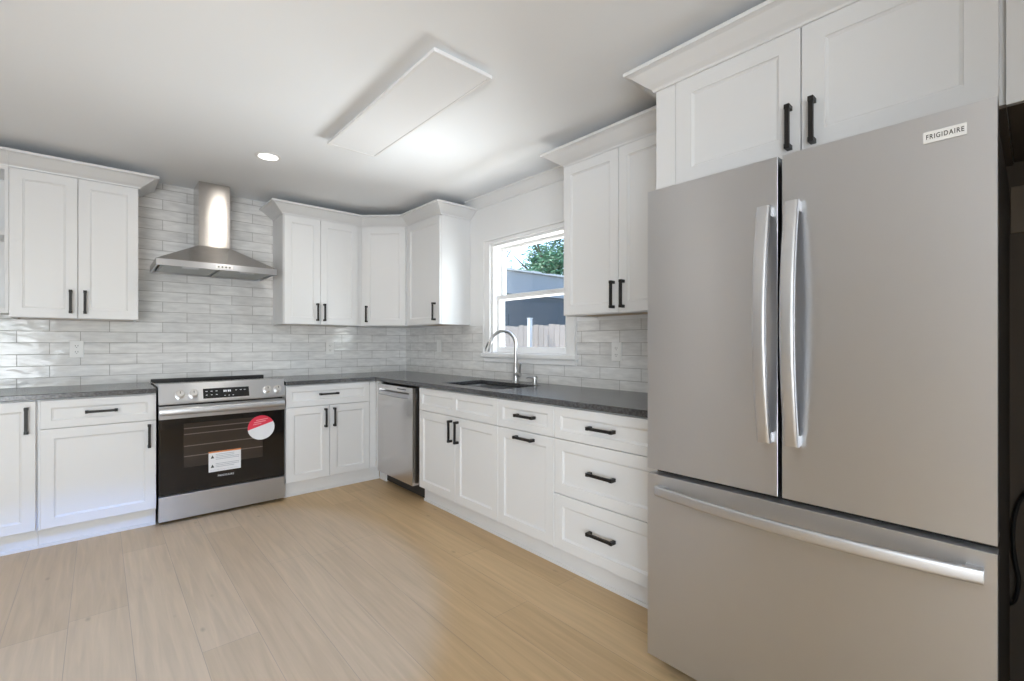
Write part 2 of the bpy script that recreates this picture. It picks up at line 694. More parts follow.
CW = 0.072
CT = 0.036
cas = wb('casing', [(-0.018, -0.0005, WY1 + 0.012, WY1 + CW + 0.012, WZ0, WZ1 + CT), (-0.018, -0.0005, WY0 - CW - 0.004, WY0 - 0.006, WZ0, WZ1 + CT),
              (-0.018, -0.0005, WY0 - 0.006, WY1 + 0.012, WZ1 + 0.006, WZ1 + CT)], M['trim'])
wb('casing_backband', [(-0.026, -0.0005, WY1 + CW + 0.0125, WY1 + CW + 0.027, WZ0, WZ1 + CT + 0.015),
                       (-0.026, -0.0005, WY0 - CW - 0.019, WY0 - CW - 0.0045, WZ0, WZ1 + CT + 0.015),
                       (-0.026, -0.0005, WY0 - CW - 0.0045, WY1 + CW + 0.0125, WZ1 + CT + 0.0005, WZ1 + CT + 0.015)], M['trim'])
J = 0.014
wb('frame', [(0, 0.13, WY1 - J, WY1, WZ0 + J, WZ1), (0, 0.13, WY0, WY0 + J, WZ0 + J, WZ1), (0, 0.13, WY0 + J, WY1 - J, WZ1 - J, WZ1)], M['trim'])
wb('window_sill', [(-0.040, 0.15, WY0 - CW - 0.036, WY1 + CW + 0.035, WZ0 - 0.022, WZ0 + J)], M['trim'], 0.006)
wb('apron', [(-0.018, -0.0005, WY0 - CW - 0.022, WY1 + CW + 0.020, WZ0 - 0.062, WZ0 - 0.0225)], M['trim'], 0.006)


def sash(x0, x1, z0, z1, rail_b, rail_t, st, nm):
    y0, y1 = WY0 + J + 0.001, WY1 - J - 0.001
    st2 = st - 0.012
    s = wb(nm, [(x0, x1, y0, y0 + st, z0, z1), (x0, x1, y1 - st2, y1, z0, z1),
                (x0, x1, y0 + st, y1 - st2, z0, z0 + rail_b), (x0, x1, y0 + st, y1 - st2, z1 - rail_t, z1)], M['trim'])
    xm = (x0 + x1) / 2
    g = wb('pane', [(xm - 0.002, xm + 0.002, y0 + st - 0.003, y1 - st2 + 0.003, z0 + rail_b - 0.003, z1 - rail_t + 0.003)], M['glass'], 0, s)
    return s


sash(0.045, 0.080, WZ0 + J + 0.001, 1.605, 0.050, 0.036, 0.042, 'lower_sash')
sash(0.085, 0.120, 1.565, WZ1 - J - 0.001, 0.045, 0.022, 0.042, 'upper_sash')

# windows of the rest of the house (behind the camera): frame and pane
for nm, ax, c, a0, a1, z0, z1, nb in (('window_2', 'y', YF, -2.43, -2.07, 1.15, 2.35, 1), ('window_3', 'y', YF, -4.55, -3.25, 0.5, 2.2, 2), ('window_4', 'x', XL, -7.25, -5.45, 0.4, 2.1, 2)):
    b = MB()

    def bx(p0, p1, d0, d1, q0, q1):
        if ax == 'y': b.box(p0, p1, c - d1, c - d0, q0, q1)
        else: b.box(c - d1, c - d0, p0, p1, q0, q1)
    f = 0.045
    bx(a0, a0 + f, 0.02, 0.09, z0, z1); bx(a1 - f, a1, 0.02, 0.09, z0, z1)
    bx(a0 + f, a1 - f, 0.02, 0.09, z0, z0 + f); bx(a0 + f, a1 - f, 0.02, 0.09, z1 - f, z1)
    if nb == 2: bx((a0 + a1) / 2 - 0.02, (a0 + a1) / 2 + 0.02, 0.02, 0.09, z0 + f, z1 - f)
    o = struct(b.build(nm, M['trim']))
    b = MB()
    bx(a0 + f, a1 - f, 0.05, 0.054, z0 + f, z1 - f)
    b.build('pane', M['glass'], o)

# unseen white door added to put a pale streak in the fridge reflection
b = MB()
b.box(XL + 0.001, XL + 0.04, -1.75, -0.95, 0.01, 2.03)
dor = struct(b.build('reflector_door', M['trim'], bevel=0.002))
b = MB()
for y0, y1 in ((-1.65, -1.40), (-1.30, -1.05)):
    for z0, z1 in ((0.2, 0.85), (1.0, 1.9)):
        b.box(XL + 0.0405, XL + 0.048, y0, y1, z0, z1)
b.build('panel', M['trim'], dor, bevel=0.006)
MB().tube([(XL + 0.0405, -1.69, 0.98), (XL + 0.06, -1.69, 0.98), (XL + 0.065, -1.69, 0.98), (XL + 0.09, -1.69, 0.98)], [0.012, 0.012, 0.026, 0.022], 16).build('knob', M['chrome'], dor, smooth=True)
b = MB()
b.box(XL + 0.001, XL + 0.02, -1.835, -1.755, 0, 2.12); b.box(XL + 0.001, XL + 0.02, -0.945, -0.865, 0, 2.12); b.box(XL + 0.001, XL + 0.02, -1.755, -0.945, 2.04, 2.12)
b.build('casing', M['trim'], dor, bevel=0.003)

# ---------------------------------------------------------------- base cabinets
DF = 0.637     # face of the doors, measured from the wall
CF = DF - 0.0205
ZB, ZT, ZG = 0.121, 0.871, 0.7034


def base_box(root, x0, x1, toe=True, wallgap=0.001, tx=0.0):
    b = MB()
    b.box(x0, x1, -CF, -wallgap, 0.113, 0.8785)
    b.build('cabinet_body', M['cab'], root, bevel=0.001)
    if toe:
        b = MB()
        b.box(x0, x1 + tx, -0.580, -0.562, 0.0, 0.1125)
        b.box(x0, x1 + tx, -0.5885, -0.5805, 0.0, 0.018)
        b.build('toe_kick', M['cab'], root, bevel=0.0015)


g = 0.0016
BG = 'base cabinets'
# far left, full-height door
r = thing('base_cabinet', 'white base cabinet at left edge with one full-height door', 'cabinet', (-2.72, 0, 0), 0, BG)
base_box(r, -0.62, 0.0)
d = shaker(r, 'door', -0.60, -0.0065, ZB, ZT, -DF)
handle(d, 0.2969 - 0.037, 0.763 - (ZB + ZT) / 2, True)
# left of the range, drawer over door
r = thing('base_cabinet', 'white base cabinet left of the stove, wide drawer over one door', 'cabinet', (-2.7195, 0, 0), 0, BG)
W = 0.5495
base_box(r, 0, W)
d = shaker(r, 'drawer_front', 0.012, W - g, ZG + g, ZT, -DF, 0.045)
handle(d, 0, 0.789 - (ZG + ZT) / 2, False)
d = shaker(r, 'door', 0.012, W - g, ZB, ZG - g, -DF)
handle(d, W / 2 - 0.006 - 0.037, 0.605 - (ZB + ZG) / 2, True)
# right of the range
r = thing('base_cabinet', 'white corner base cabinet right of the stove with drawer and two doors', 'cabinet', (-1.3775, 0, 0), 0, BG)
W = 0.682
base_box(r, 0, 0.7395, tx=0.057)
d = shaker(r, 'drawer_front', 0.004, W - g, ZG + g, ZT, -DF, 0.045)
handle(d, -0.012, 0.795 - (ZG + ZT) / 2, False)
xm = W / 2 - 0.003
d = shaker(r, 'door', 0.004, xm - g, ZB, ZG - g, -DF)
handle(d, (xm - 0.004) / 2 - 0.035, 0.603 - (ZB + ZG) / 2, True)
d = shaker(r, 'door', xm + g, W - g, ZB, ZG - g, -DF)
handle(d, -(W - xm) / 2 + 0.035, 0.603 - (ZB + ZG) / 2, True)
b = MB()
b.box(W + 0.0015, 0.7395, -DF + 0.001, -CF - 0.0005, ZB, ZT)
b.build('filler_strip', M['cab'], r, bevel=0.001)
# filler beside the dishwasher, facing the room from the right wall
b = MB(); b.box(-0.6365, -0.6165, -0.7175, -0.6385, 0.113, 0.8785); b.box(-0.580, -0.562, -0.7175, -0.590, 0.0, 0.1125)
tag(b.build('filler_panel', M['cab'], bevel=0.001, origin=(-0.62, -0.68, 0)), 'narrow white filler strip between corner cabinet and dishwasher', 'panel')

RZ = -PI / 2
# sink base
r = thing('sink_base_cabinet', 'white sink base cabinet right of dishwasher with two doors', 'cabinet', (0, -1.3600, 0), RZ, BG)
W = 0.9447
# open-topped carcass so the basin hangs inside
b = MB()
b.box(0, 0.018, -CF, -0.001, 0.113, 0.8785); b.box(W - 0.018, W, -CF, -0.001, 0.113, 0.8785)
b.box(0.018, W - 0.018, -0.012, -0.001, 0.113, 0.8785); b.box(0.018, W - 0.018, -CF, -0.012, 0.113, 0.131)
b.box(0.018, W - 0.018, -CF, -CF + 0.018, 0.131, 0.8785)
b.build('cabinet_body', M['cab'], r, bevel=0.001)
b = MB(); b.box(0, W, -0.580, -0.562, 0.0, 0.1125); b.box(0, W, -0.5885, -0.5805, 0.0, 0.018)
b.build('toe_kick', M['cab'], r, bevel=0.0015)
shaker(r, 'false_drawer_front', 0.016, W - g, ZG + g, ZT, -DF, 0.045, mid=True)
xm = 0.488
d = shaker(r, 'door', 0.016, xm - g, ZB, ZG - g, -DF)
handle(d, (xm - 0.016) / 2 - 0.037, 0.603 - (ZB + ZG) / 2, True)
d = shaker(r, 'door', xm + g, W - g, ZB, ZG - g, -DF)
handle(d, -(W - xm) / 2 + 0.037, 0.604 - (ZB + ZG) / 2, True)
# 18 inch with drawer and pull-out door
r = thing('base_cabinet', 'white narrow base cabinet right of sink with pull-out door under one drawer', 'cabinet', (0, -2.3052, 0), RZ, BG)
W = 0.4675
base_box(r, 0, W)
d = shaker(r, 'drawer_front', g, W - g, ZG + g, ZT, -DF, 0.045)
handle(d, 0.02, 0.791 - (ZG + ZT) / 2, False)
d = shaker(r, 'pull_out_door', g, W - g, ZB, ZG - g, -DF)
handle(d, 0.012, 0.666 - (ZB + ZG) / 2, False)
# three drawers
r = thing('drawer_base_cabinet', 'white base cabinet with three stacked drawers beside the fridge', 'cabinet', (0, -2.7732, 0), RZ, BG)
W = 0.6715
base_box(r, 0, W)
ZH = 0.412
for z0, z1, hz, st in ((ZG + g, ZT, 0.789, 0.045), (ZH + g, ZG - g, 0.5635, 0.057), (ZB, ZH - g, 0.271, 0.057)):
    d = shaker(r, 'drawer', g, W - g, z0, z1, -DF, st)
    handle(d, 0.320 - W / 2, hz - (z0 + z1) / 2, False, 0.156)

# ---------------------------------------------------------------- countertops


def slab(name, A, B, filled, z0, z1, m, bevel, origin):
    b = MB()

    def F(i, j): return 0 <= i < len(A) - 1 and 0 <= j < len(B) - 1 and filled((A[i] + A[i + 1]) / 2, (B[j] + B[j + 1]) / 2)
    for i in range(len(A) - 1):
        for j in range(len(B) - 1):
            if not F(i, j): continue
            p, q, r_, s = A[i], A[i + 1], B[j], B[j + 1]
            for z in (z0, z1): b.quad((p, r_, z), (q, r_, z), (q, s, z), (p, s, z))
            if not F(i - 1, j): b.quad((p, r_, z0), (p, s, z0), (p, s, z1), (p, r_, z1))
            if not F(i + 1, j): b.quad((q, r_, z0), (q, s, z0), (q, s, z1), (q, r_, z1))
            if not F(i, j - 1): b.quad((p, r_, z0), (q, r_, z0), (q, r_, z1), (p, r_, z1))
            if not F(i, j + 1): b.quad((p, s, z0), (q, s, z0), (q, s, z1), (p, s, z1))
    bmesh.ops.remove_doubles(b.bm, verts=b.bm.verts, dist=1e-5)
    return b.build(name, m, bevel=bevel, origin=origin)


SX0, SX1, SY0, SY1 = -0.535, -0.162, -2.20, -1.52     # sink cut-out
CT0, CT1 = 0.8795, 0.9115
tag(slab('countertop', [-3.345, -2.1705], [-0.652, -0.0015], lambda x, y: True, CT0, CT1, M['stone'], 0.003, (-2.75, -0.3, CT0)),
    'dark leathered granite countertop left of the stove', 'countertop', 'granite countertops')
tag(slab('countertop', [-1.3775, -0.652, SX0, SX1, -0.0015], [-3.445, SY0, SY1, -0.652, -0.0015],
         lambda x, y: (y > -0.652 or x > -0.652) and not (SX0 < x < SX1 and SY0 < y < SY1), CT0, CT1, M['stone'], 0.003, (-0.3, -0.3, CT0)),
    'long L-shaped dark granite countertop with sink cut-out under the window', 'countertop', 'granite countertops')

# ---- sink
r = thing('undermount_sink', 'stainless steel undermount sink set in the granite below window', 'sink', ((SX0 + SX1) / 2, (SY0 + SY1) / 2, 0.68))
hx, hy, dz = (SX1 - SX0) / 2 + 0.004, (SY1 - SY0) / 2 + 0.004, 0.195


def rr(hx, hy, rad, z, n=6):
    out = []
    for cx, cy, a in ((hx - rad, hy - rad, 0), (-hx + rad, hy - rad, 90), (-hx + rad, -hy + rad, 180), (hx - rad, -hy + rad, 270)):
        for k in range(n + 1):
            t = math.radians(a + 90 * k / n)
            out.append((cx + rad * math.cos(t), cy + rad * math.sin(t), z))
    return out


b = MB()
b.loft([rr(hx + 0.015, hy + 0.015, 0.03, 0.1985), rr(hx, hy, 0.022, 0.1985), rr(hx - 0.002, hy - 0.002, 0.022, 0.02), rr(hx - 0.02, hy - 0.02, 0.03, 0.002), rr(0.045, 0.045, 0.0449, 0.0)], cap=False)
b.build('basin', M['basin'], r, smooth=True)
b = MB()
b.tube([(0, 0, -0.02), (0, 0, 0.001)], 0.045, 28)
for k in range(6):
    a = k * PI / 3
    b.box(0.02 * math.cos(a) - 0.004, 0.02 * math.cos(a) + 0.004, 0.02 * math.sin(a) - 0.004, 0.02 * math.sin(a) + 0.004, 0.001, 0.003)
b.build('drain', M['chrome'], r)

# ---- faucet: high arc with pull-down spray
FX, FY = -0.100, -1.872
r = thing('faucet', 'brushed nickel gooseneck pull-down faucet arching over the sink', 'faucet', (FX, FY, CT1))
b = MB(); b.tube([(0, 0, 0), (0, 0, 0.005), (0, 0, 0.012), (0, 0, 0.11), (0, 0, 0.14)], [0.028, 0.028, 0.022, 0.0205, 0.0135], 24)
b.build('base', M['chrome'], r, smooth=True)
R_ = 0.100
sdir = Vector((-0.93, 0.36, 0)).normalized()
pth = [Vector((0, 0, 0.135)), Vector((0, 0, 0.22)), Vector((0, 0, 0.285))]
for k in range(1, 15):
    t = math.radians(163 * k / 14)
    pth.append(Vector((0, 0, 0.285)) + sdir * (R_ - R_ * math.cos(t)) + Vector((0, 0, R_ * math.sin(t))))
b = MB(); b.tube(pth, 0.0125, 16); b.build('spout', M['chrome'], r, smooth=True)
tdir = (pth[-1] - pth[-2]).normalized()
e = pth[-1]
b = MB(); b.tube([e, e + tdir * 0.005, e + tdir * 0.06, e + tdir * 0.085], [0.0135, 0.0155, 0.0165, 0.018], 18)
hd = b.build('spray_head', M['chrome'], r, smooth=True)
b = MB()
pp = e + tdir * 0.03
sd = sdir.cross(Vector((0, 0, 1)))
up = sd.cross(tdir).normalized()
if up.dot(Vector((-0.66, -0.75, 0))) < 0: up = -up
b.loft([[pp + tdir * (0.014 + 0.030 * math.cos(2 * PI * k / 20)) + sd * (0.0095 * math.sin(2 * PI * k / 20)) + up * o_ for k in range(20)] for o_ in (0.002, 0.0178)])
o = b.build('spray_button', M['blackplastic'], hd)
# side lever
b = MB()
b.tube([(0.0, -0.012, 0.062), (0.0, -0.044, 0.062), (0, -0.050, 0.064)], [0.019, 0.019, 0.015], 18)
b.tube([(0, -0.040, 0.068), (-0.004, -0.050, 0.10), (-0.010, -0.066, 0.145)], [0.009, 0.0075, 0.006], 10)
b.build('lever', M['chrome'], r, smooth=True)
# soap dispenser
r = thing('soap_dispenser', 'short brushed nickel soap dispenser pump right of the faucet', 'soap dispenser', (-0.098, -2.075, CT1))
b = MB(); b.tube([(0, 0, 0), (0, 0, 0.006), (0, 0, 0.008), (0, 0, 0.035), (0, 0, 0.037), (0, 0, 0.052), (0, 0, 0.056)], [0.023, 0.023, 0.017, 0.016, 0.022, 0.021, 0.014], 22)
b.build('body', M['chrome'], r, smooth=True)
b = MB(); b.tube([(-0.012, 0.004, 0.046), (-0.045, 0.018, 0.050), (-0.062, 0.025, 0.045)], [0.0065, 0.006, 0.005], 12)
b.build('nozzle', M['chrome'], r, smooth=True)

# ---------------------------------------------------------------- wall cabinets
UD, UZ0, UZ1, UTOP = 0.319, 1.3665, 2.2866, 2.300
CROWN = [(0.0, 2.289), (0.010, 2.289), (0.012, 2.297), (0.018, 2.302), (0.034, 2.312), (0.060, 2.332), (0.086, 2.352), (0.100, 2.357), (0.109, 2.3585), (0.109, 2.3735), (0.0, 2.3735)]


def upper(root, x0, x1, doors, z0=UZ0, depth=UD, z1=UZ1):
    """doors: list of (x0, x1, handle x or None)"""
    b = MB()
    b.box(x0, x1, -depth + 0.0205, -0.001, z0 + 0.012, UTOP)
    b.box(x0, x0 + 0.018, -depth + 0.0205, -0.001, z0, z0 + 0.0119); b.box(x1 - 0.018, x1, -depth + 0.0205, -0.001, z0, z0 + 0.0119)
    b.box(x0 + 0.018, x1 - 0.018, -depth + 0.0205, -depth + 0.0385, z0, z0 + 0.0119)
    b.build('cabinet_body', M['cab'], root, bevel=0.001)
    b = MB(); b.box(x0 + 0.0185, x1 - 0.0185, -depth + 0.0390, -0.002, z0 + 0.008, z0 + 0.0118)
    b.build('underside_panel', M['wood_under'], root)
    for a, c, hx_ in doors:
        d = shaker(root, 'door', a, c, z0 + 0.004, z1 - 0.003, -depth)
        if hx_ is not None:
            handle(d, hx_ - (a + c) / 2, 1.476 - (z0 + z1) / 2, True)


def crown(root, path):
    """path in local xy, outward on the right-hand side"""
    MB().sweep(CROWN, path).build('crown_moulding', M['cab'], root)


UG = 'wall cabinets'
UF = UD - 0.018
# left of the hood
X0, X1 = -2.865, -2.2458
r = thing('wall_cabinet', 'white two-door wall cabinet left of the range hood', 'cabinet', (X0, 0, 0), 0, UG)
W = X1 - X0
xm = -2.5555 - X0
upper(r, 0, W, [(g, xm - g, xm - 0.0345), (xm + g, W - g, xm + 0.0345)])
crown(r, [(0.0005, -UF), (W, -UF), (W, -0.001)])
# open shelf unit at the left edge
r = thing('open_shelf_cabinet', 'white open shelf cabinet at the left edge of the wall', 'shelf', (X0 - 0.461, 0, 0), 0, UG)
W = 0.46
b = MB()
z0 = 1.392
b.box(0, 0.018, -0.300, -0.001, z0, UTOP); b.box(W - 0.018, W, -0.300, -0.001, z0, UTOP)
b.box(0.018, W - 0.018, -0.300, -0.013, z0, z0 + 0.030); b.box(0.018, W - 0.018, -0.300, -0.013, UTOP - 0.03, UTOP)
b.box(0.018, W - 0.018, -0.0125, -0.001, z0, UTOP)
b.build('cabinet_body', M['cab'], r, bevel=0.001)
for z in (1.868,):
    b = MB(); b.box(0.0185, W - 0.0185, -0.296, -0.013, z, z + 0.024); b.build('shelf', M['cab'], r, bevel=0.001)
crown(r, [(0, -0.001), (0, -UF), (W + 0.0005, -UF)])
# right of the hood
X0, X1 = -1.3043, -0.6175
r = thing('wall_cabinet', 'white two-door wall cabinet right of the range hood', 'cabinet', (X0, 0, 0), 0, UG)
W = X1 - X0
xm = -1.002 - X0
upper(r, 0, W, [(0.006, xm - g, xm - 0.030), (xm + g, W - 0.045, xm + 0.030)])
cx = UD
# crown mitre points where the diagonal starts (world)
D0 = Vector((X1, -UF)); D1 = Vector((-UF, -0.6035))
tdg = (D1 - D0).normalized()
nb_, nd_, nr_ = Vector((0, -1)), Vector((tdg.y, -tdg.x)), Vector((-1, 0))
o0 = (nb_ + nd_) / (1 + nb_.dot(nd_)); o1 = (nd_ + nr_) / (1 + nd_.dot(nr_))


def crown_mitred(root, pts, offs):
    """pts, offs in world xy; the mesh is stored local to root"""
    rings = [[(p.x + o.x * u, p.y + o.y * u, z) for u, z in CROWN] for p, o in zip(pts, offs)]
    b = MB().loft(rings)
    root_m = Matrix.Translation(root.location) @ Matrix.Rotation(root.rotation_euler.z, 4, 'Z')
    bmesh.ops.transform(b.bm, matrix=root_m.inverted(), verts=b.bm.verts)
    b.build('crown_moulding', M['cab'], root)


crown_mitred(r, [Vector((X0, -0.001)), Vector((X0, -UF)), D0], [Vector((-1, 0)), Vector((-1, -1)), o0])
# diagonal corner cabinet: local frame with its front along x
L = (D1 - D0).length
ang = math.atan2(tdg.y, tdg.x)
r = thing('corner_wall_cabinet', 'white diagonal corner wall cabinet with a single door', 'cabinet', (D0.x, D0.y, 0), ang, UG)
inv = (Matrix.Translation((D0.x, D0.y, 0)) @ Matrix.Rotation(ang, 4, 'Z')).inverted()
pent = [(X1 + 0.0005, -0.001), (X1 + 0.0005, -UF + 0.001), (-UF + 0.001, -0.603), (-0.001, -0.603), (-0.001, -0.001)]
b = MB()
b.loft([[tuple(inv @ Vector((p[0], p[1], z))) for p in pent] for z in (UZ0, UTOP)])
b.build('cabinet_body', M['cab'], r, bevel=0.001)
d = shaker(r, 'door', 0.022, L - 0.022, UZ0 + 0.004, UZ1 - 0.003, -0.0202)
handle(d, 0.022 + 0.032 - L / 2, 1.476 - (UZ0 + UZ1) / 2, True)
crown_mitred(r, [D0 + tdg * 0.0005, D1 - tdg * 0.0005], [o0, o1])
# on the right wall, left of the window
r = thing('wall_cabinet', 'white single-door wall cabinet between corner cabinet and window', 'cabinet', (0, -0.604, 0), RZ, UG)
W = 1.1607 - 0.604
upper(r, 0, W, [(0.012, W - g, W - 0.066)])
crown_mitred(r, [D1, Vector((-UF, -1.1607)), Vector((-0.001, -1.1607))], [o1, Vector((-1, -1)), Vector((0, -1))])
# on the right wall, right of the window
r = thing('wall_cabinet', 'white two-door wall cabinet right of the window, beside the fridge', 'cabinet', (0, -2.553, 0), RZ, UG)
W = 0.8355
xm = 2.958 - 2.553
upper(r, 0, W, [(g, xm - g, xm - 0.031), (xm + g, W - g, xm + 0.034)], z0=1.373)
crown(r, [(0, -0.001), (0, -UF), (W, -UF)])
# above the fridge, full depth
FD = 0.648
r = thing('fridge_wall_cabinet', 'deep white two-door cabinet mounted above the fridge', 'cabinet', (0, -3.3895, 0), RZ, UG)
W = 4.4285 - 3.3895
b = MB(); b.box(0, W, -FD + 0.0205, -0.001, 1.851, UTOP); b.build('cabinet_body', M['cab'], r, bevel=0.001)
b = MB(); b.box(0.0005, W, -FD + 0.021, -0.002, 1.8425, 1.8508); b.build('underside_panel', M['nook'], r)  # dark brown stands in for shade below the cabinet
xm = 3.9455 - 3.3895
for a, c, hx_ in ((0.092, xm - g, xm - 0.034), (xm + g, W - 0.012, xm + 0.038)):
    d = shaker(r, 'door', a, c, 1.858, 2.297, -FD, 0.068)
    handle(d, hx_ - (a + c) / 2, 1.956 - (1.858 + 2.297) / 2, True)
b = MB(); b.box(0, 0.0895, -FD + 0.0015, -FD + 0.020, 1.851, UTOP); b.build('filler_strip', M['cab'], r, bevel=0.001)
CR2 = [(u * 0.92, z + 0.004) for u, z in CROWN]
MB().sweep(CR2, [(0, -0.35), (0, -FD + 0.0005), (W, -FD + 0.0005)]).build('crown_moulding', M['cab'], r)
# next one over the dark nook
r = thing('wall_cabinet', 'white cabinet edge above the dark nook at right of fridge', 'cabinet', (0, -4.4292, 0), RZ, UG)
b = MB(); b.box(0, 0.45, -FD + 0.022, -0.001, 1.862, UTOP); b.build('cabinet_body', M['cab'], r, bevel=0.001)
b = MB(); b.box(0.0, 0.058, -FD + 0.001, -FD + 0.0215, 1.842, 2.297); b.build('face_frame', M['cab'], r, bevel=0.0015)
b = MB(); b.box(0.0005, 0.449, -FD + 0.0225, -0.002, 1.853, 1.8615); b.build('underside_panel', M['nook'], r)  # shade under this cabinet put into the brown
shaker(r, 'door', 0.060, 0.44, 1.845, 2.297, -FD)
MB().sweep(CR2, [(0.0, -FD + 0.0005), (0.45, -FD + 0.0005)]).build('crown_moulding', M['cab'], r)

# nook to the right of the fridge, shade painted on its back
struct(MB().box(-0.012, -0.001, YS + 0.001, -4.36, 0, 1.852).build('nook_shade_sheet', M['nook']))
b = MB()
b.box(-0.02, -0.0125, -4.60, -4.422, 1.60, 1.765)
tag(b.build('wall_patch', M['nook2'], bevel=0.002, origin=(-0.015, -4.5, 1.68)), 'lighter taupe patch on the wall at the back of the fridge nook', 'panel')  # lighter patch on the nook back
b = MB()
b.tube([(-0.05, -4.418, 1.985), (-0.045, -4.4185, 1.95), (-0.05, -4.424, 1.915), (-0.055, -4.428, 1.885)], [0.006, 0.010, 0.010, 0.008], 10)
tag(b.build('strap', M['rubber'], origin=(-0.05, -4.42, 1.88)), 'short black strap hanging high in the nook beside the fridge', 'strap')
b = MB()
cp = [(-0.03, -4.60, 0.70), (-0.03, -4.52, 0.72), (-0.03, -4.475, 0.70), (-0.03, -4.445, 0.655), (-0.03, -4.430, 0.58), (-0.03, -4.428, 0.50), (-0.03, -4.434, 0.43), (-0.03, -4.442, 0.375), (-0.03, -4.437, 0.32), (-0.03, -4.425, 0.285), (-0.03, -4.40, 0.27)]
cv = []
for i in range(len(cp) - 1):
    p0, p1, p2, p3 = [Vector(cp[max(0, min(len(cp) - 1, i + k))]) for k in (-1, 0, 1, 2)]
    for s_ in range(4):
        t = s_ / 4
        cv.append(0.5 * ((2 * p1) + (p2 - p0) * t + (2 * p0 - 5 * p1 + 4 * p2 - p3) * t * t + (3 * p1 - p0 - 3 * p2 + p3) * t ** 3))
b.tube(cv, 0.006, 8)
tag(b.build('power_cord', M['rubber'], smooth=True, origin=(-0.03, -4.45, 0.5)), 'black power cord looping down the wall beside the fridge', 'cord')

# ---------------------------------------------------------------- range hood
HX0, HX1, HZ = -2.163, -1.403, 1.744
hxm = (HX0 + HX1) / 2
r = thing('range_hood', 'stainless steel chimney range hood mounted above the stove', 'range hood', (hxm, 0, HZ))
w2 = (HX1 - HX0) / 2
b = MB()
zz = 0.046
b.loft([[(-w2, -0.001, zz), (-w2, -0.50, zz), (w2, -0.50, zz), (w2, -0.001, zz)],
        [(-0.107, -0.001, 0.205), (-0.107, -0.268, 0.205), (0.107, -0.268, 0.205), (0.107, -0.001, 0.205)]])
b.build('canopy', M['steel_hood'], r)
b = MB()
b.box(-w2, w2, -0.502, -0.490, 0.0, zz); b.box(-w2, -w2 + 0.012, -0.490, -0.001, 0, zz); b.box(w2 - 0.012, w2, -0.490, -0.001, 0, zz)
b.box(-w2 + 0.012, w2 - 0.012, -0.012, -0.001, 0, zz)
rim = b.build('rim_band', M['steel'], r, bevel=0.0015)
b = MB(); b.box(-0.104, 0.104, -0.262, -0.001, 0.2055, H - HZ - 0.0008); b.build('chimney', M['steel_hood'], r, bevel=0.002)
for sx in (-1, 1):
    b = MB()
    x0, x1 = (-w2 + 0.03, -0.008) if sx < 0 else (0.008, w2 - 0.03)
    b.box(x0, x1, -0.468, -0.03, 0.006, 0.018)
    for k in range(1, 12):
        y = -0.468 + k * 0.0365
        b.box(x0 + 0.015, x1 - 0.015, y - 0.004, y + 0.004, 0.002, 0.006)
    f = b.build('filter_panel', M['filter'], r)
    b = MB(); b.box((x0 + x1) / 2 - 0.05, (x0 + x1) / 2 + 0.05, -0.455, -0.435, -0.004, 0.0059)
    b.build('filter_latch', M['steel_bar'], f)
b = MB(); b.box(-0.032, 0.078, -0.5035, -0.5022, 0.010, 0.036); b.mi = 1
for k in range(4):
    b.cyl((-0.014 + k * 0.0235, -0.5036, 0.023), (-0.014 + k * 0.0235, -0.5065, 0.023), 0.0055, 14)
b.build('button_panel', [M['plate'], M['blackplastic']], r)

# ---------------------------------------------------------------- range / stove
RX0, RX1 = -2.161, -1.3865
rxm = (RX0 + RX1) / 2
r = thing('range_stove', 'stainless electric slide-in range with black glass oven door and stickers', 'stove', (rxm, 0, 0))
w2 = (RX1 - RX0) / 2
b = MB(); b.box(-w2 + 0.004, w2 - 0.004, -0.600, -0.02, 0.03, 0.908); b.build('body', M['case'], r, bevel=0.002)
for sx in (-1, 1):
    for y in (-0.57, -0.08):
        MB().cyl((sx * (w2 - 0.05), y, 0), (sx * (w2 - 0.05), y, 0.03), 0.016, 14).build('foot', M['blackplastic'], r)
b = MB(); b.box(-w2, w2, -0.590, -0.045, 0.9085, 0.917); b.build('cooktop', M['glassblack'], r, bevel=0.002)
b = MB(); b.box(-w2 + 0.001, w2 - 0.001, -0.044, -0.014, 0.905, 0.934); b.build('rear_vent_trim', M['blackplastic'], r, bevel=0.004)
# sloped control panel
b = MB()
sec = [(-0.585, 0.918), (-0.604, 0.932), (-0.626, 0.933), (-0.6685, 0.812), (-0.6685, 0.799), (-0.601, 0.799), (-0.601, 0.9075), (-0.585, 0.9075)]
b.loft([[(x, y, z) for y, z in sec] for x in (-w2, w2)])
cpn = b.build('control_panel', M['steel'], r, bevel=0.003)
# panel face frame: from (-.626,.933) to (-.6685,.812)
pa, pb_ = Vector((0, -0.6685, 0.812)), Vector((0, -0.626, 0.933))
pv = (pb_ - pa).normalized()
pn_ = Vector((0, -pv.z, pv.y))


def on_panel(x, s, o=0.0):
    return Vector((x, 0, 0)) + pa + pv * s + pn_ * o


b = MB()
b.loft([[on_panel(x, s, 0.0004) for x, s in ((-0.140, 0.012), (0.143, 0.012), (0.143, 0.083), (-0.140, 0.083))],
        [on_panel(x, s, 0.0022) for x, s in ((-0.139, 0.013), (0.142, 0.013), (0.142, 0.082), (-0.139, 0.082))]])
b.mi = 1


def mark(x0, x1, s0, s1):
    b.quad(*[on_panel(x, s, 0.0026) for x, s in ((x0, s0), (x1, s0), (x1, s1), (x0, s1))])


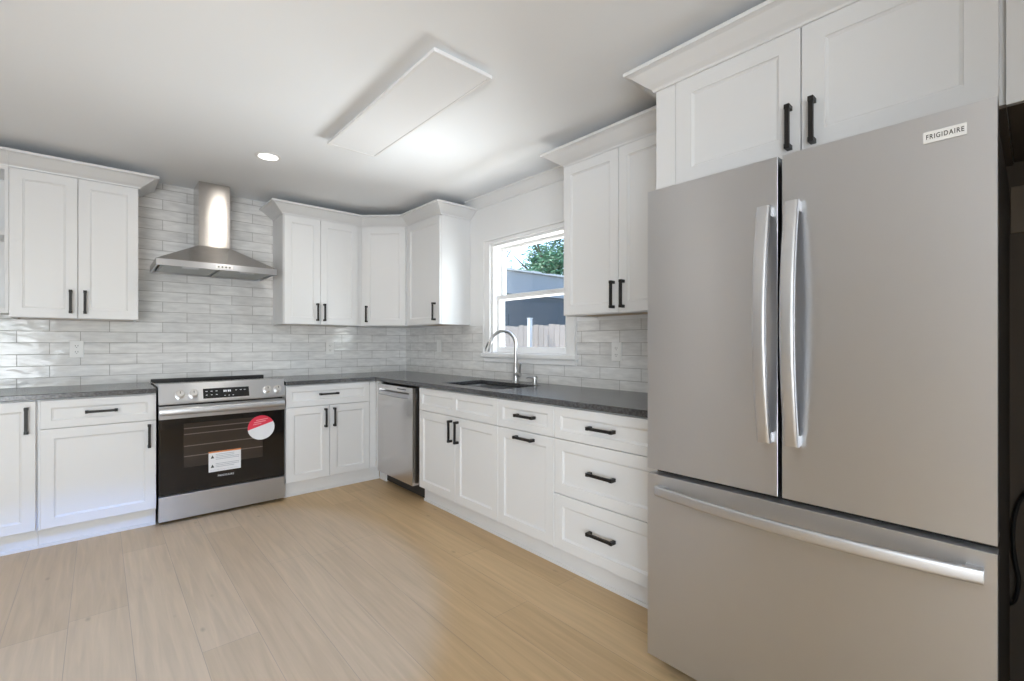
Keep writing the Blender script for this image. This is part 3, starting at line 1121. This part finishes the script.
for x0 in (-0.018, -0.007, 0.008, 0.019):
    mark(x0, x0 + 0.008, 0.052, 0.066)
for x0 in (-0.12, -0.09, -0.06):
    mark(x0 - 0.006, x0 + 0.006, 0.060, 0.064); mark(x0 - 0.005, x0 + 0.005, 0.034, 0.038)
for x0 in (0.06, 0.09, 0.115):
    mark(x0 - 0.006, x0 + 0.006, 0.060, 0.063)
for x0 in (-0.01, 0.015, 0.04):
    mark(x0 - 0.004, x0 + 0.004, 0.024, 0.028)
b.build('display', [M['screen'], M['icons']], cpn)
for x in (-0.272, -0.196, 0.262, 0.334):
    b = MB()
    c = on_panel(x, 0.050)
    b.tube([c + pn_ * 0.0005, c + pn_ * 0.005, c + pn_ * 0.006, c + pn_ * 0.034, c + pn_ * 0.037], [0.029, 0.0285, 0.0255, 0.0235, 0.020], 26)
    n0 = len(b.bm.verts)
    b.mi = 1
    b.box(-0.002, 0.002, -0.001, 0.014, -0.0006, 0.0006)
    b.bm.verts.ensure_lookup_table()
    bmesh.ops.transform(b.bm, matrix=Matrix.Translation(c + pn_ * 0.0374) @ Matrix(((1, 0, 0, 0), (0, pv.y, pn_.y, 0), (0, pv.z, pn_.z, 0), (0, 0, 0, 1))), verts=b.bm.verts[n0:])
    b.build('knob', [M['knob'], M['blackplastic']], cpn, smooth=True)
# oven door
b = MB(); b.box(-w2 + 0.002, w2 - 0.002, -0.650, -0.602, 0.196, 0.787); dr = b.build('oven_door', M['glassblack'], r, bevel=0.003)
b = MB(); b.box(-w2 + 0.002, w2 - 0.002, -0.6535, -0.6505, 0.700, 0.787); b.build('door_top_trim', M['steel'], dr, bevel=0.001)
b = MB()
sec = [(-0.659 - 0.010 + 0.013 * math.cos(t), 0.752 + 0.024 * math.sin(t)) for t in [2 * PI * k / 16 for k in range(16)]]
n_ = 14
rings = []
for i in range(n_ + 1):
    x = -w2 + 0.006 + (2 * w2 - 0.012) * i / n_
    bow = 0.022 * math.sin(PI * i / n_) ** 0.55
    rings.append([(x, y - bow, z) for y, z in sec])
b.loft(rings)
hb = b.build('handle', M['steel_bar'], dr, smooth=True)
# window seen through the glass with racks
b = MB(); b.box(-0.250, 0.235, -0.6512, -0.6502, 0.362, 0.662)
b.mi = 1
for z in (0.435, 0.505, 0.585, 0.625):
    b.box(-0.248, 0.233, -0.6519, -0.6513, z, z + 0.006)
b.build('oven_window', [M['ovenin'], M['rack']], dr)
# stickers
b = MB()
cxs, czs, rad = 0.224, 0.580, 0.090


def arc(a0, a1, n=30, rr_=rad):
    return [(cxs + rr_ * math.cos(a0 + (a1 - a0) * k / n), -0.6538, czs + rr_ * math.sin(a0 + (a1 - a0) * k / n)) for k in range(n + 1)]


t0, t1 = math.radians(26), math.radians(188)
f = b.bm.faces.new([b.bm.verts.new(p) for p in arc(t1, t0 + 2 * PI)])
f.material_index = 0
f = b.bm.faces.new([b.bm.verts.new(p) for p in arc(t0, t1)]); f.material_index = 1
ext = bmesh.ops.extrude_face_region(b.bm, geom=list(b.bm.faces))
bmesh.ops.translate(b.bm, verts=[v for v in ext['geom'] if isinstance(v, bmesh.types.BMVert)], vec=(0, 0.0008, 0))
b.mi = 2
for (x0, x1, z0, z1) in ((-0.035, 0.045, 0.052, 0.058), (-0.05, 0.03, 0.036, 0.043), (-0.055, 0.0, 0.022, 0.028)):
    b.quad((cxs + x0, -0.6541, czs + z0), (cxs + x1, -0.6541, czs + z0 + (x1 - x0) * 0.12), (cxs + x1, -0.6541, czs + z1 + (x1 - x0) * 0.12), (cxs + x0, -0.6541, czs + z1))
st = b.build('round_sticker', [M['paper'], M['red'], M['pink']], dr)
st['label'] = 'round red and white sticker'
b = MB(); b.box(-0.108, 0.090, -0.6535, -0.6530, 0.305, 0.448)
b.mi = 1; b.box(-0.108, 0.090, -0.6540, -0.6536, 0.438, 0.448)
b.mi = 2
for zc in (0.410, 0.345):
    f = b.bm.faces.new([b.bm.verts.new(p) for p in ((-0.096, -0.6540, zc - 0.010), (-0.074, -0.6540, zc - 0.010), (-0.085, -0.6540, zc + 0.012))])
    f.material_index = 2
b.mi = 3
for z in (0.425, 0.413, 0.402, 0.391, 0.360, 0.349, 0.338):
    b.quad((-0.066, -0.6540, z - 0.0016), (0.078 - 0.03 * ((z * 1000) % 3 > 1), -0.6540, z - 0.0016), (0.078 - 0.03 * ((z * 1000) % 3 > 1), -0.6540, z + 0.0016), (-0.066, -0.6540, z + 0.0016))
b.quad((-0.1, -0.6540, 0.3165), (0.08, -0.6540, 0.3165), (0.08, -0.6540, 0.318), (-0.1, -0.6540, 0.318))
lb = b.build('paper_label', [M['paper'], M['orange'], M['inkblack'], M['ink']], dr)
lb['label'] = 'white rectangular caution label'


MB().add_text('FRIGIDAIRE', 0.018, 0.098, (-0.003, -0.6508, 0.272), Matrix.Rotation(PI / 2, 4, 'X')).build('brand_lettering', M['icons'], dr)
# storage drawer
b = MB(); b.box(-w2 + 0.002, w2 - 0.002, -0.650, -0.602, 0.022, 0.186); b.build('bottom_drawer', M['steel'], r, bevel=0.004)

# ---------------------------------------------------------------- dishwasher
r = thing('dishwasher', 'stainless steel dishwasher under the counter in the corner', 'dishwasher', (0, -0.7185, 0), RZ)
W = 0.600
b = MB(); b.box(0.004, W + 0.036, -0.585, -0.02, 0.09, 0.868); b.build('tub', M['blackplastic'], r)
b = MB(); b.box(0.004, W + 0.036, -0.560, -0.10, 0.004, 0.0895); b.box(0.004, W + 0.036, -0.575, -0.5605, 0.012, 0.0895)
b.build('toe_panel', M['blackplastic'], r, bevel=0.003)
b = MB()
for zz0, zz1 in ((0.114, 0.772), (0.822, 0.862)):
    b.box(0.004, W, -0.663, -0.605, zz0, zz1)
b.box(0.004, W, -0.632, -0.605, 0.772, 0.822)
b.box(0.004, 0.03, -0.663, -0.632, 0.772, 0.822); b.box(W - 0.05, W, -0.663, -0.632, 0.772, 0.822)
dd = b.build('door', M['steel_dw'], r, bevel=0.0012)
b = MB(); b.box(0.0305, W - 0.0505, -0.6315, -0.628, 0.776, 0.8215); b.build('pocket_handle', M['blackplastic'], dd)
b = MB(); b.box(0.0305, W - 0.0505, -0.6665, -0.640, 0.775, 0.808); b.build('handle_lip', M['steel_bar'], dd, bevel=0.003)
b = MB(); b.box(0.36, 0.50, -0.6640, -0.6632, 0.838, 0.846); b.build('indicator_strip', M['screen'], dd)

# ---------------------------------------------------------------- fridge
FX0 = -0.912
FY0, FY1, FYM = -3.514, -4.4247, -3.968
r = thing('french_door_fridge', 'large stainless french door fridge with bottom freezer drawer', 'fridge', (0, FY0, 0), RZ)
W = FY0 - FY1
t_ = 0.062
xf = -0.912
b = MB(); b.box(0.004, W - 0.004, xf + t_ + 0.006, -0.06, 0.03, 1.752); b.build('case', M['case'], r, bevel=0.004)
for x in (0.06, W - 0.06):
    for y in (-0.78, -0.12):
        MB().cyl((x, y, 0), (x, y, 0.03), 0.022, 14).build('foot', M['blackplastic'], r)
b = MB(); b.box(0.02, W - 0.02, xf + t_ + 0.002, -0.80, 0.012, 0.0295); b.build('kick_grille', M['blackplastic'], r)
b = MB(); b.box(0.012, W - 0.012, xf + t_ - 0.012, xf + t_ + 0.0055, 0.06, 1.765); b.build('gasket', M['gasket'], r)
ym = FY0 - FYM


def fdoor(x0, x1, z0, z1):
    return MB().box(x0, x1, xf, xf + t_ - 0.013, z0, z1).build('door' if z1 > 1 else 'freezer_drawer', M['steel'], r, bevel=0.0012, seg=2)


dl = fdoor(0.0, ym - 0.006, 0.742, 1.775)
drr = fdoor(ym + 0.006, W, 0.742, 1.775)
fz = fdoor(0.0, W, 0.046, 0.723)


def bow_handle(door, axis, c, p0, p1, wdt, thk, bow, base):
    """flat bar that bows out of the door; axis 'z' or 'x'"""
    b = MB()
    n_ = 26
    rings = []
    for i in range(n_ + 1):
        t = i / n_
        p = p0 + (p1 - p0) * t
        e_ = min(t, 1 - t)
        o = -base - bow * math.sin(PI * t) ** 0.85
        rise = 1.0 - 0.0 * e_
        hw, th = wdt / 2, thk * rise
        pts = []
        for k in range(16):
            a = 2 * PI * (k + 0.5) / 16
            ca, sa = math.cos(a), math.sin(a)
            sq = lambda q: math.copysign(abs(q) ** 0.45, q)
            u, v = hw * sq(ca), th / 2 * sq(sa)
            pts.append((c + u, xf + o + v, p) if axis == 'z' else (p, xf + o + v, c + u))
        rings.append(pts)
    b.loft(rings)
    # feet
    for p in (p0 + 0.016 * (1 if p1 > p0 else -1), p1 - 0.016 * (1 if p1 > p0 else -1)):
        hw = wdt / 2 * 0.9
        if axis == 'z': b.box(c - hw, c + hw, xf - base - thk * 0.2, xf + 0.0002, p - 0.015, p + 0.015)
        else: b.box(p - 0.015, p + 0.015, xf - base - thk * 0.2, xf + 0.0002, c - hw, c + hw)
    o = b.build('handle', M['steel_bar'], door, smooth=True)
    return o


bow_handle(dl, 'z', 3.932 + FY0, 0.906, 1.625, 0.038, 0.020, 0.042, 0.022)
bow_handle(drr, 'z', 4.008 + FY0, 0.906, 1.625, 0.038, 0.020, 0.042, 0.022)
bow_handle(fz, 'x', 0.671, 3.560 + FY0, 4.403 + FY0, 0.036, 0.018, 0.044, 0.020)
b = MB(); b.box(4.296 + FY0, 4.374 + FY0, xf - 0.0022, xf - 0.0002, 1.704, 1.732)
b.mi = 1
b.add_text('FRIGIDAIRE', 0.0165, 0.068, (4.335 + FY0, xf - 0.0027, 1.718), Matrix.Rotation(PI / 2, 4, 'X'))
bd = b.build('badge', [M['plate'], M['inkblack']], drr)
bd['label'] = 'small white nameplate with dark lettering'
for z in (0.745, 0.690):
    b = MB(); b.cyl((W - 0.0045, xf + 0.09, z), (W - 0.001, xf + 0.09, z), 0.006, 12); b.build('hinge_screw', M['chrome'], r)

# ---------------------------------------------------------------- outlets and switches


def outlet(loc, rz, label, kind='outlet'):
    r = thing('wall_outlet' if kind == 'outlet' else 'light_switch', label, 'outlet' if kind == 'outlet' else 'switch', loc, rz, 'wall plates on the tile')
    b = MB(); b.box(-0.037, 0.037, -0.007, -0.0005, -0.059, 0.059); b.build('cover_plate', M['plate'], r, bevel=0.002)
    if kind == 'outlet':
        for z in (-0.021, 0.021):
            b = MB(); b.box(-0.017, 0.017, -0.0085, -0.0071, z - 0.0145, z + 0.0145)
            b.mi = 1; b.box(-0.008, -0.0055, -0.0089, -0.0086, z - 0.002, z + 0.008); b.box(0.0055, 0.008, -0.0089, -0.0086, z - 0.002, z + 0.008)
            b.cyl((0, -0.0086, z - 0.008), (0, -0.0089, z - 0.008), 0.0025, 10); b.build('receptacle', [M['plate'], M['slot']], r)
    else:
        b = MB(); b.box(-0.0165, 0.0165, -0.0095, -0.0071, -0.033, 0.033); b.build('rocker', M['plate'], r, bevel=0.0012)


outlet((-2.570, 0, 1.165), 0, 'white outlet on the tile left of the stove, under the left wall cabinet')
outlet((-0.805, 0, 1.160), 0, 'white outlet on the back tile near the corner, right of the stove')
outlet((0, -0.662, 1.178), RZ, 'white rocker switch on the right tile between corner and window', 'switch')
outlet((0, -2.719, 1.153), RZ, 'white outlet on the tile right of the window, above the counter')

# ---------------------------------------------------------------- ceiling lights
r = thing('ceiling_panel_light', 'long flat white rectangular panel light on the ceiling', 'ceiling light', (-1.272, -2.247, H))
b = MB(); b.box(-0.132, 0.132, -0.575, 0.575, -0.019, -0.0005); b.build('mounting_base', M['trim'], r, bevel=0.002)
px, py = 0.153, 0.598
b = MB()
for q in ((-px, px, -py, -py + 0.016), (-px, px, py - 0.016, py), (-px, -px + 0.016, -py + 0.016, py - 0.016), (px - 0.016, px, -py + 0.016, py - 0.016)):
    b.box(*q, -0.035, -0.0195)
b.build('frame', M['trim'], r, bevel=0.0015)
b = MB(); b.box(-px + 0.0165, px - 0.0165, -py + 0.0165, py - 0.0165, -0.0335, -0.0200); b.build('diffuser', M['diff'], r)


def can(x, y, label, e):
    r = thing('recessed_light', label, 'ceiling light', (x, y, H), 0, 'recessed ceiling lights')
    b = MB()
    rings = []
    for rad, z in ((0.062, -0.0005), (0.078, -0.0005), (0.078, -0.004), (0.066, -0.007), (0.060, -0.006)):
        rings.append([(rad * math.cos(2 * PI * k / 40), rad * math.sin(2 * PI * k / 40), z) for k in range(40)])
    b.loft(rings, cap=False)
    b.build('trim_ring', M['trim'], r, smooth=True)
    b = MB(); b.tube([(0, 0, -0.0008), (0, 0, -0.005)], 0.0595, 40); b.build('lens', M['lamp'], r)
    l = light('downlight', 'AREA', (x, y, H - 0.012), (x, y, 0), e, (1.0, 0.94, 0.86), 0.12)
    l.parent = r
    l.location = (0, 0, -0.012)
    return r


can(-1.618, -1.118, 'round recessed downlight glowing in the ceiling near the range hood', 5)
can(-1.618, -5.6, 'round recessed downlight in the ceiling behind the camera by the nook wall', 5)
can(-3.9, -2.2, 'round recessed downlight in the ceiling at far left of the room', 5)
can(-3.6, -5.6, 'round recessed downlight in the ceiling at the back of the room', 5)
# unseen lamp added to tint the floor blue: spot over the left half of the floor
r = thing('recessed_light', 'added unseen blue spotlight in the ceiling above and left of the camera', 'ceiling light', (-2.78, -2.72, H), 0, 'recessed ceiling lights')
b = MB()
b.loft([[(rad * math.cos(2 * PI * k / 40), rad * math.sin(2 * PI * k / 40), z) for k in range(40)] for rad, z in ((0.042, -0.0005), (0.06, -0.0005), (0.06, -0.004), (0.046, -0.007))], cap=False)
b.build('trim_ring', M['trim'], r, smooth=True)
b = MB(); b.tube([(0, 0, -0.0008), (0, 0, -0.004)], 0.041, 40); b.build('lens', M['lamp'], r)
l = light('floor_tint_spot', 'SPOT', (0, 0, -0.02), (0.20, 0.62, -2.44), 200, (0.10, 0.33, 1.0))
l.data.spot_size = math.radians(63)
l.data.spot_blend = 0.2
l.data.shadow_soft_size = 0.03
l.parent = r

# ---------------------------------------------------------------- outside the window
M['lawn'] = mat('pale_ground', (0.34, 0.33, 0.27), 0.9)
M['fence'] = mat('weathered_fence', (0.25, 0.225, 0.205), 0.85)
n, l, bs = nodes(M['fence'])
x = noise_bump(M['fence'], 9, 0.3, 0.004, (1, 3, 0.3))
M['siding'] = mat('slate_blue_siding', (0.058, 0.070, 0.088), 0.7)
M['fascia'] = mat('blue_grey_fascia', (0.22, 0.24, 0.27), 0.6)
M['roof'] = mat('pale_shingle', (0.50, 0.50, 0.50), 0.9)
M['leaf'] = mat('tree_leaf', (0.07, 0.19, 0.09), 0.5)
M['bark'] = mat('tree_bark', (0.12, 0.09, 0.07), 0.9)
M['post'] = mat('white_post', (0.5, 0.52, 0.54), 0.5)
struct(MB().box(2.31, 30, -15, 30, -0.4, -0.12).build('ground', M['lawn']))
# fence of boards along y
r = thing('board_fence', 'weathered pale board fence seen through the window', 'fence', (4.0, 2.2, -0.12))
b = MB()
y = -2.6
k = 0
while y < 3.2:
    b.box(-0.01, 0.01, y, y + 0.136, 0.0, 1.665 + 0.012 * ((k * 7) % 3))
    y += 0.142; k += 1
b.build('boards', M['fence'], r)
b = MB()
for z in (0.3, 1.35): b.box(0.0105, 0.05, -2.6, 3.2, z, z + 0.09)
b.build('rails', M['fence'], r)
b = MB(); b.box(-0.035, 0.035, -0.035, 0.035, 0, 1.80); b.box(-0.045, 0.045, -0.045, 0.045, 1.80, 1.815)
tag(b.build('white_post', M['post'], origin=(0, 0, 0), bevel=0.004), 'slim white post standing in front of the fence', 'post').location = (3.8, 2.05, -0.12)
# neighbour's house: eave runs along x
r = thing('neighbour_house', 'slate blue house with pale shingle roof beyond the fence', 'house', (7.0, 4.0, -0.12))
b = MB()
for k in range(15):
    z = k * 0.17
    b.loft([[(-2.6, 0.02, z), (8, 0.02, z), (8, 0.0, z + 0.168), (-2.6, 0.0, z + 0.168)], [(-2.6, 4, z), (8, 4, z), (8, 4, z + 0.168), (-2.6, 4, z + 0.168)]])
b.box(-2.6, 8, 0.02, 4, 2.55, 2.9)
b.build('siding', M['siding'], r)
b = MB(); b.box(-2.75, 8, -0.06, -0.005, 2.52, 3.07); b.build('fascia', M['fascia'], r)
b = MB()
x = -2.85
k = 0
while x < 8:
    d_ = -0.12 - 0.02 * (k % 2)
    b.loft([[(x, d_, 3.075), (x + 0.29, d_, 3.075), (x + 0.29, 2.0, 3.10), (x, 2.0, 3.10)], [(x, d_, 3.11 + 0.01 * (k % 3)), (x + 0.29, d_, 3.11 + 0.01 * (k % 3)), (x + 0.29, 2.0, 3.14), (x, 2.0, 3.14)]])
    x += 0.30; k += 1
b.build('roof', M['roof'], r)


def tree(loc, h, rad, label, n):
    r = thing('tree', label, 'tree', loc, 0, 'trees outside the window')
    b = MB(); b.tube([(0, 0, 0), (0.05, 0, h * 0.3), (0.0, 0.1, h * 0.6)], [0.22, 0.17, 0.09], 10)
    for k in range(7):
        a = k * 2.4
        b.tube([(0.03, 0.03, h * (0.35 + 0.03 * k)), (rad * 0.5 * math.cos(a), rad * 0.5 * math.sin(a), h * (0.55 + 0.04 * k)), (rad * 0.8 * math.cos(a), rad * 0.8 * math.sin(a), h * (0.62 + 0.05 * k))], [0.08, 0.05, 0.02], 6)
    b.build('trunk', M['bark'], r, smooth=True)
    b = MB()
    blobs = []
    for k in range(16):
        a, q = random.uniform(0, 2 * PI), random.random() ** 0.5
        blobs.append(Vector((rad * 0.75 * q * math.cos(a), rad * 0.75 * q * math.sin(a), h * random.uniform(0.50, 0.95))))
    for k in range(n):
        c = random.choice(blobs)
        v = Vector((random.gauss(0, 1), random.gauss(0, 1), random.gauss(0, 0.8))).normalized() * random.random() ** 0.4 * rad * 0.42
        p = c + v
        s = random.uniform(0.08, 0.16)
        u = Vector((random.uniform(-1, 1), random.uniform(-1, 1), random.uniform(-1, 0.4))).normalized()
        w_ = u.orthogonal().normalized()
        b.quad(p, p + u * s + w_ * s * 0.35, p + u * s * 2.2, p + u * s - w_ * s * 0.35)
    b.build('foliage', M['leaf'], r)


tree((13.6, 10.8, -0.12), 8.2, 2.3, 'tall green leafy tree behind the neighbouring house, nearest the right', 9000)
tree((13.9, 16.0, -0.12), 9.0, 2.4, 'looser green tree behind the neighbouring house roof at left', 3000)
